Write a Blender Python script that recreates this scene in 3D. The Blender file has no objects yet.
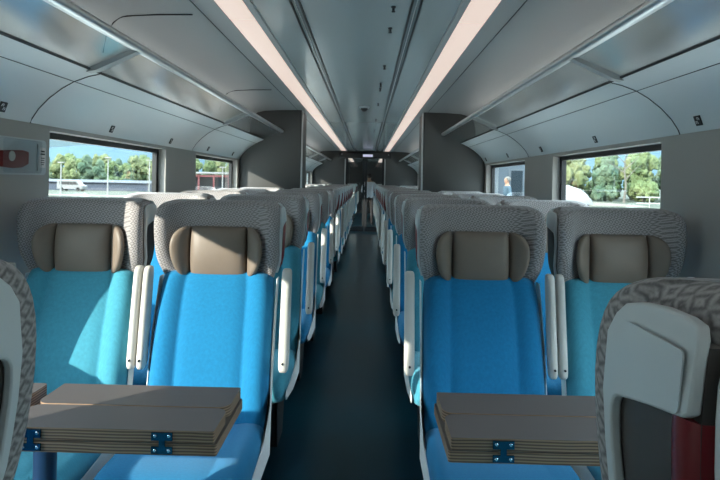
import bpy, bmesh, math, random
from mathutils import Vector, Matrix, Euler, noise
from math import sin, cos, pi, radians as R

S = bpy.context.scene
COL = S.collection
random.seed(4)

# ------------------------------------------------------------------ camera
CAM = Vector((0.068, 0.0, 1.36))
cd = bpy.data.cameras.new('camera'); cam = bpy.data.objects.new('camera', cd); COL.objects.link(cam)
cd.sensor_width = 36.0; cd.lens = 28.0
cd.shift_y = -59.0/720.0; cd.clip_start = 0.02; cd.clip_end = 5000
cam.matrix_world = Matrix.Translation(CAM) @ Matrix.Rotation(R(0.75), 4, 'Z') @ Matrix.Rotation(R(90), 4, 'X') @ Matrix.Rotation(R(1.1), 4, 'Z')
S.camera = cam

# ------------------------------------------------------------------ sky, sun, exposure
W = bpy.data.worlds.new('sky'); S.world = W; W.use_nodes = True
nt = W.node_tree; nt.nodes.clear()
wo = nt.nodes.new('ShaderNodeOutputWorld'); bg = nt.nodes.new('ShaderNodeBackground')
tc = nt.nodes.new('ShaderNodeTexCoord'); sx = nt.nodes.new('ShaderNodeSeparateXYZ'); rp = nt.nodes.new('ShaderNodeValToRGB')
nt.links.new(tc.outputs['Generated'], sx.inputs[0]); nt.links.new(sx.outputs['Z'], rp.inputs[0])
rp.color_ramp.elements[0].position = 0.0; rp.color_ramp.elements[0].color = (0.52, 0.86, 0.98, 1)
rp.color_ramp.elements[1].position = 0.35; rp.color_ramp.elements[1].color = (0.80, 0.93, 1.0, 1)
nt.links.new(rp.outputs[0], bg.inputs[0]); nt.links.new(bg.outputs[0], wo.inputs[0])
mr = nt.nodes.new('ShaderNodeMapRange'); mr.interpolation_type = 'SMOOTHSTEP'      # hazy low sky, upper sky boosted to light the interior
nt.links.new(sx.outputs['Z'], mr.inputs['Value'])
for k, v in (('From Min', 0.06), ('From Max', 0.40), ('To Min', 0.95), ('To Max', 11.0)): mr.inputs[k].default_value = v
nt.links.new(mr.outputs[0], bg.inputs[1])

sd = bpy.data.lights.new('sun', 'SUN'); sun = bpy.data.objects.new('sun', sd); COL.objects.link(sun)
sd.energy = 10.5; sd.angle = R(0.6); sd.color = (1.0, 0.90, 0.76)
SUN_DIR = Vector((1.0, 0.88, -0.46))
sun.rotation_euler = SUN_DIR.to_track_quat('-Z', 'Y').to_euler(); sun.location = (-20, -12, 12)

S.view_settings.view_transform = 'Standard'; S.view_settings.look = 'None'
S.view_settings.gamma = 1.0; S.view_settings.use_curve_mapping = False
S.view_settings.exposure = 0.0
STRIP_EMIT = 0.72
RACK_FILL_W = 1.25          # watts per metre of fill lights added on the racks to brighten the interior

# ------------------------------------------------------------------ materials
MATS = {}
def mat(name, col, rough=0.6, metal=0.0, spec=0.5, var=0.0, vscale=30.0, bump=0.0, bscale=200.0, coat=0.0, sheen=0.0):
    if name in MATS: return MATS[name]
    m = bpy.data.materials.new(name); m.use_nodes = True; MATS[name] = m
    n = m.node_tree; b = n.nodes['Principled BSDF']
    b.inputs['Base Color'].default_value = (*col, 1); b.inputs['Roughness'].default_value = rough
    b.inputs['Metallic'].default_value = metal; b.inputs['Specular IOR Level'].default_value = spec
    b.inputs['Coat Weight'].default_value = coat; b.inputs['Sheen Weight'].default_value = sheen
    t = n.nodes.new('ShaderNodeTexCoord')
    if var > 0:
        nz = n.nodes.new('ShaderNodeTexNoise'); nz.inputs['Scale'].default_value = vscale; nz.inputs['Detail'].default_value = 4
        n.links.new(t.outputs['Object'], nz.inputs['Vector'])
        mx = n.nodes.new('ShaderNodeMix'); mx.data_type = 'RGBA'
        mx.inputs[6].default_value = (*[c*(1-var) for c in col], 1); mx.inputs[7].default_value = (*[min(1, c*(1+var)) for c in col], 1)
        n.links.new(nz.outputs['Fac'], mx.inputs[0]); n.links.new(mx.outputs[2], b.inputs['Base Color'])
    if bump > 0:
        nb = n.nodes.new('ShaderNodeTexNoise'); nb.inputs['Scale'].default_value = bscale; nb.inputs['Detail'].default_value = 3
        n.links.new(t.outputs['Object'], nb.inputs['Vector'])
        bp = n.nodes.new('ShaderNodeBump'); bp.inputs['Strength'].default_value = bump; bp.inputs['Distance'].default_value = 0.002
        n.links.new(nb.outputs['Fac'], bp.inputs['Height']); n.links.new(bp.outputs[0], b.inputs['Normal'])
    return m

def mnode(n, op, a, b=None, c=None):
    x = n.nodes.new('ShaderNodeMath'); x.operation = op
    for i, v in enumerate((a, b, c)):
        if v is None: continue
        if isinstance(v, (int, float)): x.inputs[i].default_value = v
        else: n.links.new(v, x.inputs[i])
    return x.outputs[0]

def weave(name, col):
    """plain woven seat cloth: fine crossed threads with a slight mottling"""
    m = bpy.data.materials.new(name); m.use_nodes = True; n = m.node_tree; b = n.nodes['Principled BSDF']
    b.inputs['Roughness'].default_value = 0.85; b.inputs['Specular IOR Level'].default_value = 0.25
    b.inputs['Sheen Weight'].default_value = 0.15
    t = n.nodes.new('ShaderNodeTexCoord'); s = n.nodes.new('ShaderNodeSeparateXYZ'); n.links.new(t.outputs['Object'], s.inputs[0])
    u = mnode(n, 'SINE', mnode(n, 'MULTIPLY', s.outputs['X'], 1500.0))
    v = mnode(n, 'SINE', mnode(n, 'MULTIPLY', mnode(n, 'ADD', s.outputs['Z'], s.outputs['Y']), 1500.0))
    h = mnode(n, 'MULTIPLY', u, v)
    nz = n.nodes.new('ShaderNodeTexNoise'); nz.inputs['Scale'].default_value = 90; nz.inputs['Detail'].default_value = 5
    mp = n.nodes.new('ShaderNodeMapping'); mp.inputs['Scale'].default_value = (1.0, 3.0, 0.4)
    n.links.new(t.outputs['Object'], mp.inputs[0]); n.links.new(mp.outputs[0], nz.inputs['Vector'])
    f = mnode(n, 'ADD', mnode(n, 'MULTIPLY', h, 0.15), nz.outputs['Fac'])
    mx = n.nodes.new('ShaderNodeMix'); mx.data_type = 'RGBA'; n.links.new(f, mx.inputs[0])
    mx.inputs[6].default_value = (*[c*0.78 for c in col], 1); mx.inputs[7].default_value = (*[min(1, c*1.22) for c in col], 1)
    n.links.new(mx.outputs[2], b.inputs['Base Color'])
    bp = n.nodes.new('ShaderNodeBump'); bp.inputs['Strength'].default_value = 0.25; bp.inputs['Distance'].default_value = 0.001
    n.links.new(h, bp.inputs['Height']); n.links.new(bp.outputs[0], b.inputs['Normal'])
    return m

def patterned(name, light, dark):
    """grey headrest cloth woven with nested diamonds"""
    m = bpy.data.materials.new(name); m.use_nodes = True; n = m.node_tree; b = n.nodes['Principled BSDF']
    b.inputs['Roughness'].default_value = 0.9; b.inputs['Specular IOR Level'].default_value = 0.2; b.inputs['Sheen Weight'].default_value = 0.25
    t = n.nodes.new('ShaderNodeTexCoord'); s = n.nodes.new('ShaderNodeSeparateXYZ'); n.links.new(t.outputs['Object'], s.inputs[0])
    uu = mnode(n, 'ADD', s.outputs['X'], mnode(n, 'MULTIPLY', s.outputs['Y'], 0.9))
    vv = mnode(n, 'ADD', s.outputs['Z'], mnode(n, 'MULTIPLY', s.outputs['Y'], 0.25))
    p = 0.0125
    a = mnode(n, 'PINGPONG', mnode(n, 'ADD', uu, 5.0), p); c = mnode(n, 'PINGPONG', mnode(n, 'ADD', vv, 5.0), p*0.8)
    d = mnode(n, 'ADD', mnode(n, 'DIVIDE', a, p), mnode(n, 'DIVIDE', c, p*0.8))
    w = mnode(n, 'SINE', mnode(n, 'MULTIPLY', d, 2*pi*1.0))
    nz = n.nodes.new('ShaderNodeTexNoise'); nz.inputs['Scale'].default_value = 260; nz.inputs['Detail'].default_value = 3
    n.links.new(t.outputs['Object'], nz.inputs['Vector'])
    f = mnode(n, 'ADD', mnode(n, 'MULTIPLY', w, 0.40), nz.outputs['Fac'])
    mx = n.nodes.new('ShaderNodeMix'); mx.data_type = 'RGBA'; n.links.new(f, mx.inputs[0])
    mx.inputs[6].default_value = (*dark, 1); mx.inputs[7].default_value = (*light, 1)
    n.links.new(mx.outputs[2], b.inputs['Base Color'])
    bp = n.nodes.new('ShaderNodeBump'); bp.inputs['Strength'].default_value = 0.3; bp.inputs['Distance'].default_value = 0.001
    n.links.new(f, bp.inputs['Height']); n.links.new(bp.outputs[0], b.inputs['Normal'])
    return m

def glass(name, tint, gloss=1.0, rough=0.0, base=0.04):
    """thin sheet of glass: lets light straight through, with a fresnel reflection"""
    m = bpy.data.materials.new(name); m.use_nodes = True; n = m.node_tree; n.nodes.clear()
    o = n.nodes.new('ShaderNodeOutputMaterial'); mix = n.nodes.new('ShaderNodeMixShader')
    tr = n.nodes.new('ShaderNodeBsdfTransparent'); tr.inputs[0].default_value = (*tint, 1)
    gl = n.nodes.new('ShaderNodeBsdfGlossy'); gl.inputs['Roughness'].default_value = rough; gl.inputs[0].default_value = (gloss, gloss, gloss, 1)
    lw = n.nodes.new('ShaderNodeLayerWeight'); lw.inputs[0].default_value = 0.5
    n.links.new(mnode(n, 'ADD', mnode(n, 'MULTIPLY', mnode(n, 'POWER', lw.outputs['Facing'], 5.0), 0.9), base), mix.inputs[0]); n.links.new(tr.outputs[0], mix.inputs[1]); n.links.new(gl.outputs[0], mix.inputs[2])
    n.links.new(mix.outputs[0], o.inputs[0])
    return m

def emit(name, col, k):
    m = bpy.data.materials.new(name); m.use_nodes = True; b = m.node_tree.nodes['Principled BSDF']
    b.inputs['Base Color'].default_value = (*[0.35*c for c in col], 1); b.inputs['Emission Color'].default_value = (*col, 1); b.inputs['Emission Strength'].default_value = k
    b.inputs['Roughness'].default_value = 0.4
    return m

def plywood(name):
    m = bpy.data.materials.new(name); m.use_nodes = True; n = m.node_tree; b = n.nodes['Principled BSDF']
    b.inputs['Roughness'].default_value = 0.55
    t = n.nodes.new('ShaderNodeTexCoord'); s = n.nodes.new('ShaderNodeSeparateXYZ'); n.links.new(t.outputs['Object'], s.inputs[0])
    nz = n.nodes.new('ShaderNodeTexNoise'); nz.inputs['Scale'].default_value = 5; n.links.new(t.outputs['Object'], nz.inputs['Vector'])
    z = mnode(n, 'ADD', mnode(n, 'MULTIPLY', s.outputs['Z'], 900.0), mnode(n, 'MULTIPLY', nz.outputs['Fac'], 9.0))
    f = mnode(n, 'ADD', mnode(n, 'MULTIPLY', mnode(n, 'SINE', z), 0.5), 0.5)
    mx = n.nodes.new('ShaderNodeMix'); mx.data_type = 'RGBA'; n.links.new(f, mx.inputs[0])
    mx.inputs[6].default_value = (0.10, 0.060, 0.038, 1); mx.inputs[7].default_value = (0.38, 0.245, 0.155, 1)
    n.links.new(mx.outputs[2], b.inputs['Base Color'])
    return m

M_BLUE = weave('blue seat cloth', (0.006, 0.175, 0.370))
M_TEAL = weave('teal seat cloth', (0.055, 0.29, 0.395))
M_HEAD = patterned('patterned grey cloth', (0.48, 0.445, 0.44), (0.17, 0.158, 0.16))
M_LEATHER = mat('taupe leather', (0.205, 0.160, 0.125), 0.50, var=0.08, vscale=20, bump=0.15, bscale=500)
M_SHELL = mat('pale grey moulded plastic', (0.70, 0.735, 0.745), 0.38, var=0.02)
M_RECESS = mat('dark brown plastic', (0.075, 0.065, 0.06), 0.55, var=0.05)
M_RED = mat('dark red plastic', (0.20, 0.012, 0.018), 0.3, coat=0.3)
M_CREAM = mat('cream plastic', (0.60, 0.58, 0.54), 0.40, var=0.02)
M_DARK = mat('charcoal metal', (0.03, 0.033, 0.036), 0.45, metal=0.4)
M_BLACK = mat('black rubber', (0.010, 0.011, 0.012), 0.5)
M_WALL = mat('grey wall laminate', (0.39, 0.365, 0.335), 0.55, var=0.03, vscale=3)
M_COVE = mat('silver grey wall panel', (0.64, 0.685, 0.69), 0.30, var=0.015, vscale=2)
M_CEIL = mat('glossy grey ceiling panel', (0.37, 0.425, 0.44), 0.17, metal=0.15, spec=0.6, var=0.02, vscale=2)
M_CEIL2 = mat('satin grey ceiling panel', (0.36, 0.375, 0.375), 0.40, metal=0.1, var=0.02, vscale=2)
M_ALU = mat('brushed aluminium', (0.55, 0.57, 0.58), 0.32, metal=0.85)
M_PART = mat('dark grey partition laminate', (0.062, 0.061, 0.059), 0.5, var=0.04, vscale=3)
M_FLOOR = mat('dark teal vinyl floor', (0.001, 0.019, 0.030), 0.30, spec=0.40, var=0.15, vscale=6, bump=0.05, bscale=80)
M_FLOOR.node_tree.nodes['Principled BSDF'].inputs['Specular Tint'].default_value = (0.45, 0.85, 1.0, 1)
M_LAM = mat('taupe table laminate', (0.115, 0.10, 0.098), 0.42, var=0.03)
M_PLY = plywood('plywood edge')
M_HINGE = mat('blue steel hinge', (0.02, 0.10, 0.16), 0.25, metal=0.9)
M_SCREW = mat('bright screw steel', (0.7, 0.72, 0.74), 0.25, metal=1.0)
M_POST = mat('navy painted steel', (0.010, 0.035, 0.09), 0.35)
M_WGLASS = glass('window glass', (0.93, 0.97, 0.98), base=0.04)
M_RGLASS = glass('rack glass', (0.90, 0.95, 0.96), base=0.09, rough=0.14)
M_CLEAR = glass('clear cover', (0.93, 0.95, 0.96), base=0.08, rough=0.05)
M_STRIP = emit('warm white light strip', (1.0, 0.80, 0.70), STRIP_EMIT)
M_WHITE = mat('white print', (0.75, 0.75, 0.74), 0.5)
M_PINKW = mat('white paper label', (0.72, 0.68, 0.66), 0.5)

# ------------------------------------------------------------------ builders
def prop(o, label=None, cat=None, group=None, kind=None):
    if label: o['label'] = label
    if cat: o['category'] = cat
    if group: o['group'] = group
    if kind: o['kind'] = kind
    return o

def empty(name, loc=(0, 0, 0), rz=0.0, **k):
    o = bpy.data.objects.new(name, None); COL.objects.link(o); o.location = loc; o.rotation_euler = (0, 0, rz); o.empty_display_size = 0.1
    return prop(o, **k)

def obj(name, bm, m, parent=None, smooth=True, sub=0, angle=40, bevel=0.0, **k):
    bmesh.ops.recalc_face_normals(bm, faces=bm.faces[:])
    me = bpy.data.meshes.new(name); bm.to_mesh(me); bm.free()
    for x in (m if isinstance(m, (list, tuple)) else [m]): me.materials.append(x)
    o = bpy.data.objects.new(name, me); COL.objects.link(o)
    if parent: o.parent = parent
    if smooth:
        for p in me.polygons: p.use_smooth = True
        if not sub:
            try: me.set_sharp_from_angle(angle=R(angle))
            except Exception: pass
    if bevel:
        b = o.modifiers.new('bevel', 'BEVEL'); b.width = bevel; b.segments = 2; b.limit_method = 'ANGLE'
    if sub:
        s = o.modifiers.new('sub', 'SUBSURF'); s.levels = sub; s.render_levels = sub
    return prop(o, **k)

def B(): return bmesh.new()

def box(bm, x0, x1, y0, y1, z0, z1, bev=0.0, seg=2, mi=0):
    vs = [bm.verts.new((x, y, z)) for z in (z0, z1) for y in (y0, y1) for x in (x0, x1)]
    fs = [bm.faces.new([vs[i] for i in q]) for q in ((0,2,3,1),(4,5,7,6),(0,1,5,4),(2,6,7,3),(0,4,6,2),(1,3,7,5))]
    for f in fs: f.material_index = mi
    if bev:
        es = list({e for f in fs for e in f.edges})
        bmesh.ops.bevel(bm, geom=es, offset=bev, segments=seg, affect='EDGES', profile=0.5)
    return fs

def loft(bm, levels):
    """levels: (rear points, front points) with equal counts; closed skin through them"""
    V = [[[bm.verts.new(p) for p in side] for side in lv] for lv in levels]
    K = len(V[0][0])
    for l in range(len(V)-1):
        a, b = V[l], V[l+1]
        for s in (0, 1):
            for j in range(K-1):
                bm.faces.new((a[s][j], a[s][j+1], b[s][j+1], b[s][j]))
        for j in (0, K-1):
            bm.faces.new((a[0][j], a[1][j], b[1][j], b[0][j]))
    for l in (0, -1):
        for j in range(K-1):
            bm.faces.new((V[l][0][j], V[l][0][j+1], V[l][1][j+1], V[l][1][j]))

def sweep(bm, prof, y0, y1, closed=False, ny=1):
    """open or closed (x, z) profile swept along y"""
    rows = [[bm.verts.new((x, y0+(y1-y0)*k/ny, z)) for x, z in prof] for k in range(ny+1)]
    n = len(prof)
    for k in range(ny):
        for i in range(n if closed else n-1):
            j = (i+1) % n
            bm.faces.new((rows[k][i], rows[k][j], rows[k+1][j], rows[k+1][i]))
    if closed:
        bm.faces.new(rows[0]); bm.faces.new(rows[-1][::-1])

def plate(bm, poly, axis, d0, d1, shift=None, mi=0):
    """polygon extruded between d0 and d1 along an axis; poly holds the two other coordinates"""
    def P(a, b, d):
        v = {'x': (d, a, b), 'y': (a, d, b), 'z': (a, b, d)}[axis]
        if shift: v = shift(v)
        return v
    A = [bm.verts.new(P(a, b, d0)) for a, b in poly]; C = [bm.verts.new(P(a, b, d1)) for a, b in poly]
    n = len(poly)
    fs = [bm.faces.new(A), bm.faces.new(C[::-1])]
    for i in range(n): fs.append(bm.faces.new((A[i], A[(i+1) % n], C[(i+1) % n], C[i])))
    for f in fs: f.material_index = mi
    bmesh.ops.triangulate(bm, faces=fs[:2])

def rrect(a0, a1, b0, b1, r, n=4):
    pts = []
    rs = r if isinstance(r, (list, tuple)) else (r, r, r, r)
    for (ca, cb, t, q) in ((a1-rs[0], b1-rs[0], 0, rs[0]), (a0+rs[1], b1-rs[1], 90, rs[1]), (a0+rs[2], b0+rs[2], 180, rs[2]), (a1-rs[3], b0+rs[3], 270, rs[3])):
        if q <= 1e-6: pts.append((ca, cb)); continue
        for k in range(n+1):
            a = R(t+90*k/n); pts.append((ca+q*cos(a), cb+q*sin(a)))
    return pts

def tube(bm, pts, r, n=8, caps=True):
    pts = [Vector(p) for p in pts]; rings = []
    for i, p in enumerate(pts):
        d = (pts[min(i+1, len(pts)-1)]-pts[max(i-1, 0)]).normalized()
        u = d.cross(Vector((0, 0, 1)) if abs(d.z) < 0.9 else Vector((1, 0, 0))).normalized(); v = d.cross(u)
        rr = r[i] if isinstance(r, (list, tuple)) else r
        rings.append([bm.verts.new(p+rr*(u*cos(2*pi*k/n)+v*sin(2*pi*k/n))) for k in range(n)])
    for a, b in zip(rings, rings[1:]):
        for k in range(n): bm.faces.new((a[k], a[(k+1) % n], b[(k+1) % n], b[k]))
    if caps: bm.faces.new(rings[0][::-1]); bm.faces.new(rings[-1])

def lathe(bm, prof, c, n=20):
    rings = []
    for r, z in prof:
        rings.append([bm.verts.new((c[0]+r*cos(2*pi*k/n), c[1]+r*sin(2*pi*k/n), c[2]+z)) for k in range(n)])
    for a, b in zip(rings, rings[1:]):
        for k in range(n): bm.faces.new((a[k], a[(k+1) % n], b[(k+1) % n], b[k]))
    bm.faces.new(rings[0][::-1]); bm.faces.new(rings[-1])

def copy_tree(o, parent=None):
    c = o.copy(); COL.objects.link(c)
    if parent: c.parent = parent
    for ch in list(o.children): copy_tree(ch, c)
    return c

ORD = ['first', 'second', 'third', 'fourth', 'fifth', 'sixth', 'seventh', 'eighth', 'ninth', 'tenth', 'eleventh', 'twelfth']
SIDE = {-1: 'left', 1: 'right'}

# ------------------------------------------------------------------ the carriage shell
Y0, Y1, YE = -2.6, 24.0, 15.0
WX, GX = 1.41, 1.475                # wall face, glass plane
WZ0, WZ1 = 0.78, 1.565
WINS = [(-1.95, -0.42), (0.60, 1.85), (2.58, 4.08), (4.80, 6.33), (7.05, 8.58), (9.30, 10.83), (11.55, 13.08), (13.6, 14.8), (15.6, 17.0), (17.8, 19.3), (20.0, 21.5)]
COVE = [(1.13, 1.812), (1.165, 1.797), (1.218, 1.770), (1.27, 1.738), (1.325, 1.695), (1.37, 1.648), (1.398, 1.605), (1.405, 1.586)]

bm = B(); box(bm, -1.6, 1.6, Y0, Y1, -0.06, 0.0)
obj('floor', bm, M_FLOOR, smooth=False, kind='structure', label='dark teal vinyl aisle floor running the length of the carriage')

for s in (-1, 1):
    bm = B(); box(bm, *sorted((s*WX, s*1.497)), Y0, Y1, 0, WZ0)
    box(bm, *sorted((s*WX, s*1.497)), Y0, Y1, WZ1, 1.66)
    ys = [Y0]+[v for w in WINS for v in w]+[Y1]
    for a, b in zip(ys[::2], ys[1::2]): box(bm, *sorted((s*WX, s*1.497)), a, b, WZ0, WZ1)
    bmesh.ops.remove_doubles(bm, verts=bm.verts[:], dist=1e-5)
    obj('wall_'+SIDE[s], bm, M_WALL, smooth=False, kind='structure', label='grey laminate side wall between the windows, %s of the aisle' % SIDE[s])
    # outer skin over the roof and the curved inner panel above the windows
    bm = B(); sweep(bm, [(s*x, z) for x, z in COVE]+[(s*1.50, 1.60), (s*1.50, 1.80), (s*1.25, 1.85)], Y0, Y1, closed=True)
    obj('trim_'+('1' if s < 0 else '2'), bm, M_COVE, kind='structure', angle=50, label='silver grey curved panel above the windows, %s of the aisle' % SIDE[s])
    # glazing
    for i, (a, b) in enumerate(WINS):
        n = (i*2+(1 if s > 0 else 0))+1
        bm = B(); fw = 0.035
        x0, x1 = sorted((s*(GX-0.012), s*(GX+0.02)))
        box(bm, x0, x1, a+0.001, b-0.001, WZ1-0.03, WZ1-0.001); box(bm, x0, x1, a+0.001, b-0.001, WZ0+0.001, WZ0+fw)
        box(bm, x0, x1, a+0.001, a+0.02, WZ0+fw, WZ1-0.03); box(bm, x0, x1, b-0.04, b-0.001, WZ0+fw, WZ1-0.03)
        bmesh.ops.remove_doubles(bm, verts=bm.verts[:], dist=1e-5)
        f = obj('window_%d' % n, bm, M_BLACK, smooth=False, kind='structure', label='black framed carriage window, %s of the aisle' % SIDE[s])
        bm = B(); box(bm, *sorted((s*(GX+0.002), s*(GX+0.003))), a+0.01, b-0.01, WZ0+0.01, WZ1-0.01)
        obj('pane', bm, M_WGLASS, f, smooth=False)
        if 2 <= i <= 6:                   # light jamb post at the far end of each recess
            pass

def smooth_line(p, n=5):
    q = [p[0]]+list(p)+[p[-1]]; out = []
    for i in range(1, len(q)-2):
        for k in range(n):
            t = k/n; a, b, c, d = (Vector(v) for v in q[i-1:i+3])
            out.append(tuple(0.5*((2*b)+(c-a)*t+(2*a-5*b+4*c-d)*t*t+(3*b-a-3*c+d)*t**3)))
    return out+[tuple(p[-1])]
# ceiling: glossy centre, satin flanks that curve down behind the racks
CZ = 2.16
bm = B(); sweep(bm, [(-0.47, CZ+0.004), (-0.30, CZ+0.006), (0.30, CZ+0.006), (0.47, CZ+0.004), (0.47, CZ+0.05), (-0.47, CZ+0.05)], Y0, Y1, closed=True)
obj('ceiling', bm, M_CEIL, smooth=False, kind='structure', label='glossy grey centre panel of the ceiling')
for s in (-1, 1):
    pr = [(0.64, CZ), (0.80, CZ-0.002), (0.97, CZ-0.005), (1.12, CZ-0.014), (1.21, CZ-0.035), (1.265, CZ-0.085), (1.29, CZ-0.17), (1.295, CZ-0.25), (1.295, CZ-0.34)]
    bm = B(); sweep(bm, [(s*x, z) for x, z in pr]+[(s*1.36, CZ-0.34), (s*1.36, CZ+0.06), (s*0.64, CZ+0.06)], Y0, Y1, closed=True)
    obj('ceiling_flank', bm, M_CEIL2, kind='structure', angle=40, label='satin grey ceiling panel between light strip and rack, %s of the aisle' % SIDE[s])
    bm = B(); box(bm, *sorted((s*0.472, s*0.505)), Y0, YE-0.1, CZ-0.006, CZ+0.05)
    obj('trim_%d' % (3 if s < 0 else 4), bm, M_CEIL2, smooth=False, bevel=0.002, kind='structure', label='narrow edge strip beside the ceiling light, %s of the aisle' % SIDE[s])
    for k, xx in enumerate((0.255, 0.295)):
        bm = B(); box(bm, *sorted((s*(xx-0.0045), s*(xx+0.0045))), Y0, YE-0.1, CZ+0.001, CZ+0.0075)
        obj('trim_%d' % (5+k if s < 0 else 7+k), bm, M_BLACK, smooth=False, kind='structure', label='black track slot along the ceiling, %s of the centre' % SIDE[s])
    bm = B(); box(bm, *sorted((s*0.2735, s*0.2765)), Y0, YE-0.1, CZ-0.001, CZ+0.0075)
    obj('trim_%d' % (9 if s < 0 else 10), bm, M_ALU, smooth=False, kind='structure', label='bright rail between the ceiling track slots, %s of the centre' % SIDE[s])
    # long seams on the flank and the curved panel
    bm = B(); tube(bm, [(s*0.745, Y0, CZ-0.0025), (s*0.745, YE-0.1, CZ-0.0025)], 0.0022, 6)
    obj('trim_%d' % (11 if s < 0 else 12), bm, M_BLACK, kind='structure', label='dark seam along the ceiling flank, %s of the aisle' % SIDE[s])
    bm = B(); tube(bm, [(s*1.218, Y0, 1.7695), (s*1.218, 15, 1.7695)], 0.0016, 6)
    obj('trim_%d' % (13 if s < 0 else 14), bm, M_DARK, kind='structure', label='fine seam along the curved panel, %s of the aisle' % SIDE[s])
    for i in range(7):
        y = 0.17+2.25*i
        if 6.35 < y < 7.0: continue
        bm = B(); tube(bm, [(s*(x-0.0005), y+0.05*max(0, (1-(x-1.13)/0.12))**2, z-0.0005) for x, z in COVE], 0.0022, 6)
        obj('trim_%d' % (20+2*i+(s > 0)), bm, M_BLACK, kind='structure', label='dark cross seam on the curved panel, %s of the aisle' % SIDE[s])
        if s > 0 or i > 2: continue
        bm = B(); tube(bm, [(s*x, y+0.3+(0.0 if x < 1.15 else (x-1.15)*0.8), z-0.0025) for x, z in smooth_line(pr[1:7])], 0.0036, 6)
        obj('trim_%d' % (40+2*i+(s > 0)), bm, M_BLACK, kind='structure', label='dark hatch seam across the ceiling flank, %s of the aisle' % SIDE[s])
bm = B(); box(bm, -1.56, 1.56, Y0, Y1, 2.27, 2.32)
obj('roof', bm, M_CEIL2, smooth=False, kind='structure', label='carriage roof above the ceiling panels')
for s in (-1, 1):
    bm = B(); box(bm, *sorted((s*1.50, s*1.56)), Y0, Y1, 1.66, 2.27)
    obj('wall_upper_'+SIDE[s], bm, M_CEIL2, smooth=False, kind='structure', label='outer wall behind the luggage rack, %s of the aisle' % SIDE[s])
bm = B(); box(bm, -1.56, 1.56, Y0-0.1, Y0, -0.06, 2.32); obj('wall_back', bm, M_PART, smooth=False, kind='structure', label='dark end wall behind the viewpoint')
bm = B(); box(bm, -1.56, 1.56, Y1, Y1+0.1, -0.06, 2.32); obj('wall_far', bm, M_PART, smooth=False, kind='structure', label='far end wall of the next carriage')

# end wall with the glazed sliding door
bm = B()
for s in (-1, 1): box(bm, *sorted((s*0.52, s*1.5)), YE, YE+0.10, 0, 2.2)
box(bm, -0.52, 0.52, YE, YE+0.10, 2.04, 2.2); bmesh.ops.remove_doubles(bm, verts=bm.verts[:], dist=1e-5)
obj('wall_end', bm, M_PART, smooth=False, kind='structure', label='dark grey end wall around the glass sliding door')
for k, s in enumerate((-1, 1)):
    bm = B(); a, b = sorted((s*0.005, s*0.515)); y0, y1 = YE+0.03, YE+0.07
    st = 0.055
    box(bm, a, a+st, y0, y1, 0.005, 2.035); box(bm, b-st, b, y0, y1, 0.005, 2.035)
    box(bm, a+st, b-st, y0, y1, 1.97, 2.035); box(bm, a+st, b-st, y0, y1, 0.005, 0.14)
    bmesh.ops.remove_doubles(bm, verts=bm.verts[:], dist=1e-5)
    d = obj('door_%d' % (k+1), bm, M_DARK, smooth=False, kind='structure', label='%s leaf of the glass sliding door at the carriage end' % SIDE[s])
    bm = B(); box(bm, a+st-0.005, b-st+0.005, YE+0.049, YE+0.052, 0.135, 1.975); obj('pane', bm, M_WGLASS, d, smooth=False)
    bm = B(); box(bm, *sorted((s*0.52, s*0.545)), YE-0.02, YE-0.001, 0, 1.95)
    obj('trim_%d' % (60+k), bm, M_ALU, smooth=False, kind='structure', label='aluminium jamb %s of the glass sliding door' % SIDE[s])

# tall luggage-bay partitions between the two blocks of seats
PY0, PY1 = 6.42, 6.96
for k, s in enumerate((-1, 1)):
    bm = B(); plate(bm, rrect(*sorted((s*0.70, s*1.41)), PY0, PY1, 0.02), 'z', 0.0, 2.165)
    obj('partition_'+SIDE[s], bm, M_PART, kind='structure', angle=30, label='tall dark grey luggage partition at the wall, %s of the aisle' % SIDE[s])
    bm = B(); box(bm, *sorted((s*0.682, s*0.70)), PY0-0.006, PY0+0.03, 0, 2.15, bev=0.004)
    obj('trim_%d' % (64+k), bm, M_ALU, kind='structure', label='pale metal edge of the partition, %s of the aisle' % SIDE[s])

# ------------------------------------------------------------------ ceiling lights, studs, dome, racks
for s in (-1, 1):
    cuts = [-1.2, 2.8, 6.8, 10.8, YE-0.12]
    for i, (a, b) in enumerate(zip(cuts, cuts[1:])):
        t = empty('ceiling_light_strip', (s*0.572, a, CZ), label='%s length of the long glowing ceiling light strip %s of the aisle' % (ORD[i], SIDE[s]), cat='ceiling light', group='ceiling light strips')
        bm = B(); box(bm, -0.064, 0.064, 0.003, b-a-0.003, -0.004, 0.02, bev=0.003)
        obj('diffuser', bm, M_STRIP, t)
        bm = B(); box(bm, -0.067, 0.067, 0.0, b-a, 0.02, 0.05)
        obj('housing', bm, M_CEIL2, t, smooth=False)
for s in (-1, 1):
    t = empty('ceiling_light_strip', (s*0.572, YE+0.8, CZ), label='ceiling light strip of the next carriage, %s of the aisle' % SIDE[s], cat='ceiling light', group='ceiling light strips')
    bm = B(); box(bm, -0.064, 0.064, 0.003, 7.8, -0.004, 0.02, bev=0.003); obj('diffuser', bm, M_STRIP, t)
    bm = B(); box(bm, -0.067, 0.067, 0.0, 7.803, 0.02, 0.05); obj('housing', bm, M_CEIL2, t, smooth=False)
for i, (x, y) in enumerate([(0.173, 2.58), (0.173, 2.94), (0.172, 3.9), (0.165, 4.62), (0.165, 4.85), (0.165, 5.8), (0.165, 7.3), (0.165, 8.9)]):
    t = empty('ceiling_stud', (x, y, CZ+0.006), label='small steel stud under the ceiling, %s along the row beside the track' % ORD[i], cat='ceiling fitting', group='studs along the ceiling')
    bm = B(); lathe(bm, [(0.011, 0), (0.011, -0.006), (0.006, -0.008), (0.006, -0.02), (0.009, -0.022), (0.008, -0.027)], (0, 0, 0), 12); obj('stud_body', bm, M_DARK, t)
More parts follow.
